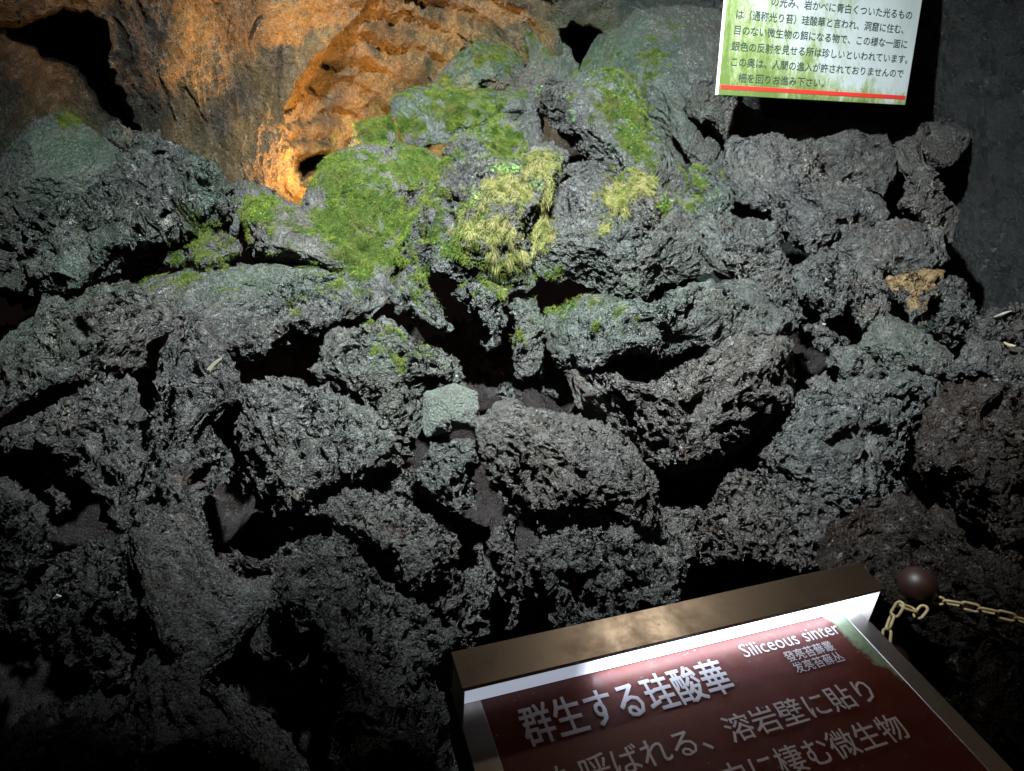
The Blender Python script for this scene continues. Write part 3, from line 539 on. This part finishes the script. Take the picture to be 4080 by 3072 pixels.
for rec in list(ROCKS): moss_on(rec)

# ------------------------------------------------------------------ ray casts on the rocks, for everything that sits on them
allV = np.concatenate([r[1] for r in ROCKS if len(r[2]) > 0]); off = 0; allF = []
for r in ROCKS: allF.append(r[2] + off); off += len(r[1])
BV = BVHTree.FromPolygons(allV.tolist(), np.concatenate(allF).tolist())
def hit(vx, vy):
    d = Vector(ray(vx, vy)).normalized(); h = BV.ray_cast(Vector(CAM), d)
    if h[0] is None: return Vector(CAM) + d*3.5, -d
    n = h[1] if h[1].dot(d) < 0 else -h[1]
    return h[0], n
def fern(label, vx, vy, rx, ry, n, size, mat, group):
    c0, _ = hit(vx, vy); V = []; Fq = []
    for i in range(n):
        a = random.uniform(0, 6.283); r = math.sqrt(random.random())
        p, nn = hit(vx + rx*r*math.cos(a), vy + ry*r*math.sin(a))
        if (p - c0).length > .35: continue
        up = (nn*.7 + Vector((random.gauss(0, .5), random.gauss(0, .5), .35 + random.gauss(0, .4)))).normalized()
        sd = up.cross(Vector((random.gauss(0, 1), random.gauss(0, 1), random.gauss(0, 1)))).normalized(); L = size*random.uniform(.5, 1.2)
        for s in range(4):       # a short stem of paired lobes
            q = p + up*L*(.25 + s*.22) - Vector((0, 0, 1))*L*.05*s*s; wl = L*.34*(1 - s*.2)
            for g in (-1, 1):
                k = len(V); V += [q, q + sd*g*wl*.6 + up*wl*.35, q + sd*g*wl + up*wl*.1, q + sd*g*wl*.55 - up*wl*.25]; Fq.append((k, k + 1, k + 2, k + 3))
    if not V: return
    me = np_mesh('fern', np.array([v[:] for v in V]) - np.array(c0), np.array(Fq), smooth=False)
    o = link('fern', me, mat); o.location = c0; tag(o, label, 'fern', group)
G = 'small ferns and liverworts sprouting on the lit rocks'
for a in [('bright green crest of ferns on top of the shaggy centre boulder', 1090, 366, 38, 9, 150, .020, FERN),
          ('lime moss tuft on the left face of the shaggy centre boulder', 1026, 425, 9, 26, 90, .014, LIME),
          ('fern cluster on the right shoulder of the shaggy centre boulder', 1160, 398, 16, 14, 60, .015, FERN),
          ('round fern tuft on the upper left of the wet black knob', 1168, 200, 15, 12, 70, .016, FERN),
          ('fern tuft low on the right of the wet black knob', 1232, 252, 12, 14, 45, .014, FERN),
          ('long drift of little ferns down the slanting slab', 1362, 262, 26, 62, 260, .013, FERN),
          ('ferns sprinkled at the upper end of the slanting slab', 1325, 190, 34, 22, 110, .011, FERN),
          ('sparse ferns on the dark wet lump left of centre', 985, 345, 34, 14, 60, .012, FERN),
          ('small fern sprig at the right corner of the yellow capped boulder', 1438, 442, 15, 11, 40, .013, FERN),
          ('tiny ferns on the left edge of the dark wet lump', 932, 405, 8, 12, 30, .012, FERN),
          ('lime tuft on the left corner of the low mossy slab', 560, 455, 22, 22, 120, .014, LIME),
          ('pale ferns scattered high on the huge back boulder', 1305, 115, 25, 22, 60, .012, FERN),
          ('little sprigs on the ledge of the pointed mossy rock', 1060, 300, 30, 24, 50, .010, FERN),
          ('green sprigs low on the left side of the shaggy centre boulder', 960, 540, 26, 26, 90, .012, FERN),
          ('few green specks on the crack of the giant split boulder', 1210, 672, 40, 14, 30, .009, FERN),
          ('faint ferns on the greenish crumbly rock', 1515, 385, 22, 22, 40, .010, FERN)]:
    fern(*a, G)
# hanging rope of dead moss
def moss_rope():
    pts = [hit(x, y)[0] + hit(x, y)[1]*.012 for x, y in ((1180,352),(1186,385),(1184,420),(1176,460),(1166,500),(1158,540),(1146,566))]
    V = []; Fq = []
    for i in range(520):
        s = random.uniform(0, 5.6); k = int(s); f = s - k; p = pts[k].lerp(pts[k + 1], f); d = (pts[k + 1] - pts[k]).normalized()
        L = random.uniform(.03, .07); o_ = Vector([random.gauss(0, .007) for _ in range(3)]); p = p + o_
        sd = d.cross(Vector([random.gauss(0, 1) for _ in range(3)])).normalized()*.0007
        pr = None
        for j in range(5):
            q = p + d*L*j/4 + Vector([random.gauss(0, .0042) for _ in range(3)]); V += [q - sd, q + sd]; n_ = len(V)
            if j: Fq.append((n_ - 4, n_ - 3, n_ - 1, n_ - 2))
    c0 = pts[0]; me = np_mesh('hanging_moss', np.array([v[:] for v in V]) - np.array(c0), np.array(Fq), dict(tan=np.full(len(V), .7)), smooth=False)
    o = link('hanging_moss', me, MOSS); o.location = c0; tag(o, 'rope of dead straw coloured moss hanging down the shaggy centre boulder', 'moss')
moss_rope()

# ------------------------------------------------------------------ small litter on the rocks
def chip(name, label, cat, vx, vy, lx, ly, ang, mat, thick=.004, lift=.004, pts=9, bendz=.15):
    p, n = hit(vx, vy); x = Vector(cR)*math.cos(ang) + Vector(cU)*math.sin(ang); x = (x - n*x.dot(n)).normalized(); y = n.cross(x)
    bm = bmesh.new(); top = []; bot = []
    for i in range(pts):
        a = 2*math.pi*i/pts; r = random.uniform(.8, 1.15)
        u, v = math.cos(a)*lx*r, math.sin(a)*ly*r; z = bendz*(u*u/lx - v*v/ly*.5)
        top.append(bm.verts.new(x*u + y*v + n*(lift + thick + z))); bot.append(bm.verts.new(x*u + y*v + n*(lift + z)))
    ct = bm.verts.new(n*(lift + thick*1.5)); cb = bm.verts.new(n*lift)
    for i in range(pts):
        j = (i + 1) % pts; bm.faces.new((ct, top[i], top[j])); bm.faces.new((cb, bot[j], bot[i])); bm.faces.new((top[i], bot[i], bot[j], top[j]))
    me = bpy.data.meshes.new(name); bm.to_mesh(me); bm.free(); o = link(name, me, mat); o.location = p; tag(o, label, cat); return o
pale_leaf = simple('dry_leaf', (0.075, 0.068, 0.045), .8); white = simple('pale_chip', (0.12, 0.12, 0.10), .7)
chip('dead_leaf', 'narrow dry leaf lying on the tall rock column below the long grey slab', 'leaf', 459, 790, .036, .010, .75, pale_leaf)
chip('plastic_scrap', 'small white scrap caught on dark rock in the lower left', 'scrap', 128, 1287, .015, .008, .5, simple('white_plastic', (0.4, 0.45, 0.45), .4))
chip('red_fleck', 'tiny red fleck on the rock just above the lectern hood', 'scrap', 1243, 1256, .004, .007, .2, simple('red_speck', (0.75, 0.05, 0.05), .5))
chip('stick', 'short pale stick lying on the dark rocks near the right edge', 'stick', 2165, 678, .035, .005, .35, white)
chip('dead_leaf', 'pale leaf beside the dark rock at the right picture edge', 'leaf', 2176, 747, .026, .012, -.3, simple('tan_leaf', (0.26, 0.21, 0.12), .6))
chip('stone_chip', 'white chip on the crumbling rock left of the blocky pair', 'stone', 1779, 703, .007, .006, .3, white)

# ------------------------------------------------------------------ text
def text_mesh(s, height, bold=0., squeeze=1.):
    cu = bpy.data.curves.new('t', 'FONT'); cu.body = s; cu.size = 1.;  cu.resolution_u = 2
    ob = bpy.data.objects.new('t', cu); col.objects.link(ob); bpy.context.view_layer.update()
    me = bpy.data.meshes.new_from_object(ob.evaluated_get(bpy.context.evaluated_depsgraph_get()))
    bpy.data.objects.remove(ob); co = np.zeros(len(me.vertices)*3); me.vertices.foreach_get('co', co); co = co.reshape(-1, 3)
    return me, co
def put_text(s, x0, x1, ybase, h, frame, mat, parent, z=.0012, bold=0.):
    """text from x0 to x1 along the face's own axes; h = body height; frame(x, y, z) gives local coordinates"""
    me, co = text_mesh(s, h, bold)
    mn, mx = co[:, 0].min(), co[:, 0].max(); hh = h
    X = x0 + (co[:, 0] - mn)/(mx - mn)*(x1 - x0); Yc = ybase + co[:, 1]*hh
    out = frame(X, Yc, np.full(len(X), z)); me.vertices.foreach_set('co', out.astype(np.float32).ravel()); me.update()
    me.name = 'lettering'
    if bold:
        bm = bmesh.new(); bm.from_mesh(me); g0 = bm.verts[:] + bm.edges[:] + bm.faces[:]; e = frame(np.array([0., 1., 0., 0.]), np.array([0., 0., 1., 0.]), np.array([0., 0., 0., 1.])); ex, ey, ez = [Vector(e[i] - e[0]) for i in (1, 2, 3)]
        for j, (a, b_) in enumerate(((1, 0), (0, 1), (1, 1))):
            g = bmesh.ops.duplicate(bm, geom=g0)['geom']; bmesh.ops.translate(bm, verts=[v for v in g if isinstance(v, bmesh.types.BMVert)], vec=ex*bold*h*a + ey*bold*h*b_ + ez*.00004*(j + 1))
        bm.to_mesh(me); bm.free()
    return link('lettering', me, mat, parent)

def box(bm, x0, x1, y0, y1, z0, z1):
    v = [bm.verts.new((x, y, z)) for z in (z0, z1) for x, y in ((x0, y0), (x1, y0), (x1, y1), (x0, y1))]
    for f in ((3, 2, 1, 0), (4, 5, 6, 7), (0, 1, 5, 4), (1, 2, 6, 5), (2, 3, 7, 6), (3, 0, 4, 7)): bm.faces.new([v[i] for i in f])
def part(name, mat, parent, fn, bevel=0., smooth=False):
    bm = bmesh.new(); fn(bm)
    if bevel: bmesh.ops.bevel(bm, geom=bm.edges[:], offset=bevel, segments=2, affect='EDGES', profile=.5)
    bmesh.ops.recalc_face_normals(bm, faces=bm.faces[:])
    me = bpy.data.meshes.new(name); bm.to_mesh(me); bm.free()
    if smooth: me.polygons.foreach_set('use_smooth', np.ones(len(me.polygons), bool))
    return link(name, me, mat, parent)

# ------------------------------------------------------------------ hanging sign (local x right, z up, -y towards the viewer)
su = Vector((.9573, .2888, -.0156)).normalized(); sz = Vector((0, 0, 1)); sz = (sz - su*sz.dot(su)).normalized(); sy = sz.cross(su)
srot = Matrix((su, sy, sz)).transposed(); SO = Vector((.912, 3.353, 1.890)); SW, SH = 1.035, .80
sg = empty('hanging_sign', SO, srot); tag(sg, 'white Japanese notice board streaked with green algae and a red band, hanging above the rocks', 'sign'); sg.location = Vector(CAM) + (SO - Vector(CAM))*1.10; sg.scale = (1.10,)*3
def sign_face(bm):
    nx, nz = 40, 30; g = [[bm.verts.new((SW*i/nx, -.002, SH*j/nz)) for i in range(nx + 1)] for j in range(nz + 1)]
    for j in range(nz):
        for i in range(nx): bm.faces.new((g[j][i], g[j][i+1], g[j+1][i+1], g[j+1][i]))
part('backing_board', simple('sign_edge', (0.4, 0.4, 0.36), .6), sg, lambda b: box(b, 0, SW, 0, .022, 0, SH), .001)
fc = part('face', SIGN, sg, sign_face); me = fc.data
co = np.zeros(len(me.vertices)*3); me.vertices.foreach_get('co', co); co = co.reshape(-1, 3)
al = me.attributes.new('algae', 'FLOAT', 'POINT'); al.data.foreach_set('value', (.44*np.exp(-co[:, 0]/.42) + .33*np.exp(-co[:, 2]/.11) - .12 - .25*sst(.6, 1., co[:, 0]/SW)*sst(.02, .2, co[:, 2])).astype(np.float32))
part('red_band', RED, sg, lambda b: box(b, .008, SW - .008, -.0045, -.0022, .0235, .0405))
sf = lambda X, Y, Z: np.stack([X, -.0026 - Z, Y], 1)
for s, x0, x1, yb in (('の光み、岩かべに青白くついた光るもの', .223, .990, .372), ('は（通称光り苔）珪酸華と言われ、洞窟に住む、', .052, .955, .310), ('目のない微生物の餌になる物で、この様な一面に', .051, .988, .248),
                      ('銀色の反射を見せる所は珍しいといわれています。', .044, 1.005, .184), ('この奥は、人間の進入が許されておりませんので', .050, .993, .121), ('柵を回りお進み下さい。', .093, .549, .058)):
    put_text(s, x0, x1, yb, .041, sf, LETTERK, sg, bold=.012)
for x in (.12, SW - .12): part('hanger_rod', STEEL, sg, lambda b, x=x: box(b, x - .006, x + .006, .004, .016, SH, SH + 1.1))

# ------------------------------------------------------------------ lectern with lit hood (local x right, y down the board, z out of it)
lu, lv, ln = Vector((.946, .324, .004)), Vector((.316, -.92, -.232)), Vector((.072, -.221, .973))
lu.normalize(); ln = (ln - lu*ln.dot(lu)).normalized(); lv = (lu.cross(ln)*-1 if False else ln.cross(lu)); lv = -lv if lv.y > 0 else lv
LO = Vector((-.0663, .6924, .941)); LW = .60; LL = .46
def L(x, y, z): return lu*x + lv*y + ln*z
lc = empty('lectern', (LO + L(LW/2, LL/2, 0)).to_2d().to_3d()); tag(lc, 'steel framed reading board in brown with white Japanese lettering under a lit strip hood', 'information board')
lcl = Vector(lc.location)
def lxf(o):      # board coordinates -> lectern local
    me = o.data; co = np.zeros(len(me.vertices)*3); me.vertices.foreach_get('co', co); co = co.reshape(-1, 3)
    M = np.array([lu, lv, ln]); out = co@M + np.array(LO - lcl); me.vertices.foreach_set('co', out.astype(np.float32).ravel()); me.update()
    if np.linalg.det(M) < 0: me.flip_normals()
    return o
def lpart(name, mat, fn, bevel=0.): return lxf(part(name, mat, lc, fn, bevel))
hz, ho, hq = .067, .025, .0265
def bfun(bm):
    nx, ny = 30, 24; g = [[bm.verts.new((.030 + (LW - .058)*i/nx, .0 + LL*j/ny, .0015)) for i in range(nx + 1)] for j in range(ny + 1)]
    for j in range(ny):
        for i in range(nx): bm.faces.new((g[j][i], g[j][i+1], g[j+1][i+1], g[j+1][i]))
bd = part('board', BOARD, lc, bfun); me = bd.data; co = np.zeros(len(me.vertices)*3); me.vertices.foreach_get('co', co); co = co.reshape(-1, 3)
al = me.attributes.new('algae', 'FLOAT', 'POINT'); al.data.foreach_set('value', (1.1*np.exp(-((LW - .03 - co[:, 0])/.028)**2 - (co[:, 1]/.075)**2) + .5*np.exp(-((LW - .03 - co[:, 0])/.012)**2)*(co[:, 1] < .12)).astype(np.float32))
lxf(bd)
lpart('case', DARKSTEEL, lambda b: box(b, 0, LW, -hq, LL, -.09, -.0015))
lpart('side_rim', STEEL, lambda b: box(b, -.001, .030, 0, LL, -.0012, .003), .0006)
lpart('side_rim', STEEL, lambda b: box(b, LW - .028, LW + .001, 0, LL, -.0012, .003), .0006)
hd = lpart('hood', STEEL, lambda b: box(b, -.002, LW + .002, -hq, ho, hz - .002, hz), .0005)
lpart('hood_back', STEEL, lambda b: box(b, -.001, LW + .001, -hq, -hq + .002, -.0012, hz - .0022))
lpart('front_lip', STEEL, lambda b: box(b, -.0015, LW + .0015, ho - .0022, ho - .0003, hz - .005, hz - .0023))
def cheek(b, x0, x1):
    pr = [(-hq + .0022, .0032), (ho, .0032), (ho - .0025, hz - .0025), (-hq + .0022, hz - .0025)]
    A = [b.verts.new((x0, y, z)) for y, z in pr]; Bv = [b.verts.new((x1, y, z)) for y, z in pr]
    b.faces.new(A); b.faces.new(Bv[::-1])
    for i in range(4): b.faces.new((A[i], Bv[i], Bv[(i + 1) % 4], A[(i + 1) % 4]))
lpart('hood_cheek', STEEL, lambda b: cheek(b, 0, .0018)); lpart('hood_cheek', STEEL, lambda b: cheek(b, LW - .0018, LW))
def led_bar(b):
    xs = np.linspace(.002, LW - .002, 60); g = [[b.verts.new((x, y, z)) for y, z in ((-.006, .0016), (-.001, .0020), (-.001, .0215), (-.006, .022))] for x in xs]
    for A, C_ in zip(g, g[1:]):
        for i in range(3): b.faces.new((A[i], A[i+1], C_[i+1], C_[i]))
lb = part('light_bar', LED, lc, led_bar); me = lb.data; co = np.zeros(len(me.vertices)*3); me.vertices.foreach_get('co', co); co = co.reshape(-1, 3)
al_ = bpy.data.lights.new('led_tube', 'AREA'); al_.shape = 'RECTANGLE'; al_.size = .37; al_.size_y = .016; al_.energy = 0.24; al_.color = (.74, .82, 1.0)
ao = bpy.data.objects.new('led_tube', al_); col.objects.link(ao); ao.matrix_world = Matrix.Translation(LO + L(.365, .0012, .012)) @ Matrix((lu, (ln*.86 + lv*.5).normalized(), (ln*.5 - lv*.86).normalized())).transposed().to_4x4()
print('area light faces', (ao.matrix_world.to_3x3() @ Vector((0, 0, -1))).dot(lv), ao.matrix_world.determinant())
me.attributes.new('tube', 'FLOAT', 'POINT').data.foreach_set('value', (.42 + 10*sst(.15, .26, co[:, 0])).astype(np.float32)); lxf(lb)
lpart('recess_shade', DARKSTEEL, lambda b: box(b, .002, LW - .002, -.0065, -.0025, .0228, hz - .0025))  # dark strip standing in for the shade of the recess under the hood
M3 = np.array([lu, lv, ln]); base = np.array(LO - lcl)
lf = lambda X, Y, Z: np.stack([X, -Y, .0018 + Z], 1)@M3 + base
LT = lambda s, x0, x1, y, h, bold=0.: put_text(s, x0, x1, -y, h, lf, LETTERW, lc, z=.0003, bold=bold)
# (positions are refined from picture measurements)
TEXTS = [('群生する珪酸華', (2100,2960), (2935,2748), .055, .022), ('Siliceous sinter', (2972,2622), (3354,2520), .030, .0), ('發亮苔蘚叢', (3143,2638), (3328,2585), .0175, .012), ('发亮苔蘚丛', (3180,2684), (3365,2626), .0175, .006),
         ('ひかり苔とも呼ばれる、溶岩壁に貼り', None, (3500,2782), .037, .012), ('ついた洞穴内に棲む微生物', None, (3630,2928), .037, .012)]
def board_uv(px, py):
    d = Vector(ray(px/K, py/K)); C_ = Vector(CAM); t = (LO + ln*.0018 - C_).dot(ln)/d.dot(ln); p = C_ + d*t - LO
    return p.dot(lu), p.dot(lv)
for s, a, b, h, bo in TEXTS:
    u1, v1 = board_uv(*b)
    if a: u0, v0 = board_uv(*a)
    else: u0, v0 = (u1 - .0375*(len(s) - .2), v1)
    print(s, round(u0, 3), round(v0, 3), round(u1, 3), round(v1, 3))
    LT(s, u0, u1, (v0 + v1)/2, h, bo)
def pedestal(b):
    c = LO + L(LW/2, LL/2, -.06) - lcl
    v0 = [b.verts.new((c.x + x, c.y + y, 0)) for x, y in ((-.05, -.05), (.05, -.05), (.05, .05), (-.05, .05))]; v1 = [b.verts.new((v.co.x, v.co.y, c.z)) for v in v0]
    b.faces.new(v0[::-1]); b.faces.new(v1)
    for i in range(4): b.faces.new((v0[i], v0[(i + 1) % 4], v1[(i + 1) % 4], v1[i]))
part('pedestal', DARKSTEEL, lc, pedestal)

# ------------------------------------------------------------------ bollard and chain
bp = at(3652/K, 2335/K, 1.75); bx, by, bz = bp
br = .0475
bo = empty('bollard', (bx, by, 0)); tag(bo, 'dark brown bollard with a glossy ball top right of the lectern', 'bollard')
def lathe(b, prof, seg=32):
    rings = []
    for r, z in prof:
        rings.append([b.verts.new((r*math.cos(2*math.pi*i/seg), r*math.sin(2*math.pi*i/seg), z)) for i in range(seg)])
    for A, C_ in zip(rings, rings[1:]):
        for i in range(seg): b.faces.new((A[i], A[(i + 1) % seg], C_[(i + 1) % seg], C_[i]))
    b.faces.new(rings[0][::-1]); b.faces.new(rings[-1])
zc = bz
part('ball', POSTM, bo, lambda b: lathe(b, [(br*math.sin(math.pi*i/24) + 1e-4, zc - br*math.cos(math.pi*i/24)) for i in range(25)]), smooth=True)
part('neck', POSTM, bo, lambda b: lathe(b, [(.019, zc - .105), (.017, zc - .08), (.017, zc - br + .004)]), smooth=True)
part('post', POSTM, bo, lambda b: lathe(b, [(.044, 0), (.044, zc - .118), (.041, zc - .108), (.030, zc - .103), (.0195, zc - .101)]), smooth=True)
def ring_link(name, c, d, up, parent, Ln=.046, Wn=.026, r=.0037):
    """oval link centred at c, long axis d, flat side normal up"""
    d = d.normalized(); s = d.cross(up).normalized(); n = s.cross(d); b = bmesh.new(); rings = []
    path = []; hl = (Ln - Wn)/2; R_ = Wn/2 - r
    for i in range(9): a = -math.pi/2 + math.pi*i/8; path.append((hl + R_*math.cos(a), R_*math.sin(a)))
    for i in range(9): a = math.pi/2 + math.pi*i/8; path.append((-hl + R_*math.cos(a), R_*math.sin(a)))
    N_ = len(path)
    for i, (x, y) in enumerate(path):
        x0, y0 = path[i - 1]; x1, y1 = path[(i + 1) % N_]; tx, ty = x1 - x0, y1 - y0; l_ = math.hypot(tx, ty); nx_, ny_ = ty/l_, -tx/l_
        rings.append([b.verts.new(c + d*(x + nx_*r*math.cos(q)) + s*(y + ny_*r*math.cos(q)) + n*(r*math.sin(q))) for q in [2*math.pi*j/8 for j in range(8)]])
    for i in range(N_):
        A, C_ = rings[i], rings[(i + 1) % N_]
        for j in range(8): b.faces.new((A[j], A[(j + 1) % 8], C_[(j + 1) % 8], C_[j]))
    bmesh.ops.recalc_face_normals(b, faces=b.faces[:]); me = bpy.data.meshes.new('link'); b.to_mesh(me); b.free()
    me.polygons.foreach_set('use_smooth', np.ones(len(me.polygons), bool)); return link('link', me, CHAIN, parent)
def chain(label, pts, group):
    root = empty('barrier_chain', pts[0]); tag(root, label, 'chain', group); o0 = Vector(pts[0])
    P_ = [Vector(p) - o0 for p in pts]; acc = [0]
    for a, b in zip(P_, P_[1:]): acc.append(acc[-1] + (b - a).length)
    s = .02; k = 0
    while s < acc[-1]:
        i = max(j for j in range(len(acc) - 1) if acc[j] <= s); f = (s - acc[i])/(acc[i+1] - acc[i]); c = P_[i].lerp(P_[i+1], f); d = (P_[i+1] - P_[i]).normalized()
        d = (d + Vector((0, 0, random.uniform(-.06, .06)))).normalized()
        view = (Vector(CAM) - (c + o0)).normalized(); v = view if k % 2 == 0 else d.cross(view)
        v = (v + d.cross(view)*(.45 if k % 2 == 0 else 0) + view*(.45 if k % 2 else 0)).normalized()
        ring_link('link', c, d, v, root); s += .0365; k += 1
    return root
cz = zc - .062
def cpx(x, y, t): return Vector(at(x/K, y/K, t))
rp = [cpx(3690, 2384, 1.735)]
for i in range(1, 12): f = i/11; rp.append(cpx(3690 + f*560, 2384 + 560*f*.262 - 14*math.sin(f*3.14), 1.735 - .12*f))
chain('cream plastic chain stretching right from the bollard neck', rp, 'plastic barrier chains')
chain('cream plastic chain looped round the bollard neck and dropping behind the lectern', [cpx(*q) for q in ((3688,2415,1.70),(3668,2440,1.695),(3640,2432,1.69),(3612,2420,1.69),(3590,2405,1.69),(3575,2430,1.69),(3552,2465,1.69),(3535,2510,1.68),(3530,2560,1.67),(3528,2640,1.66))], 'plastic barrier chains')
print('done')
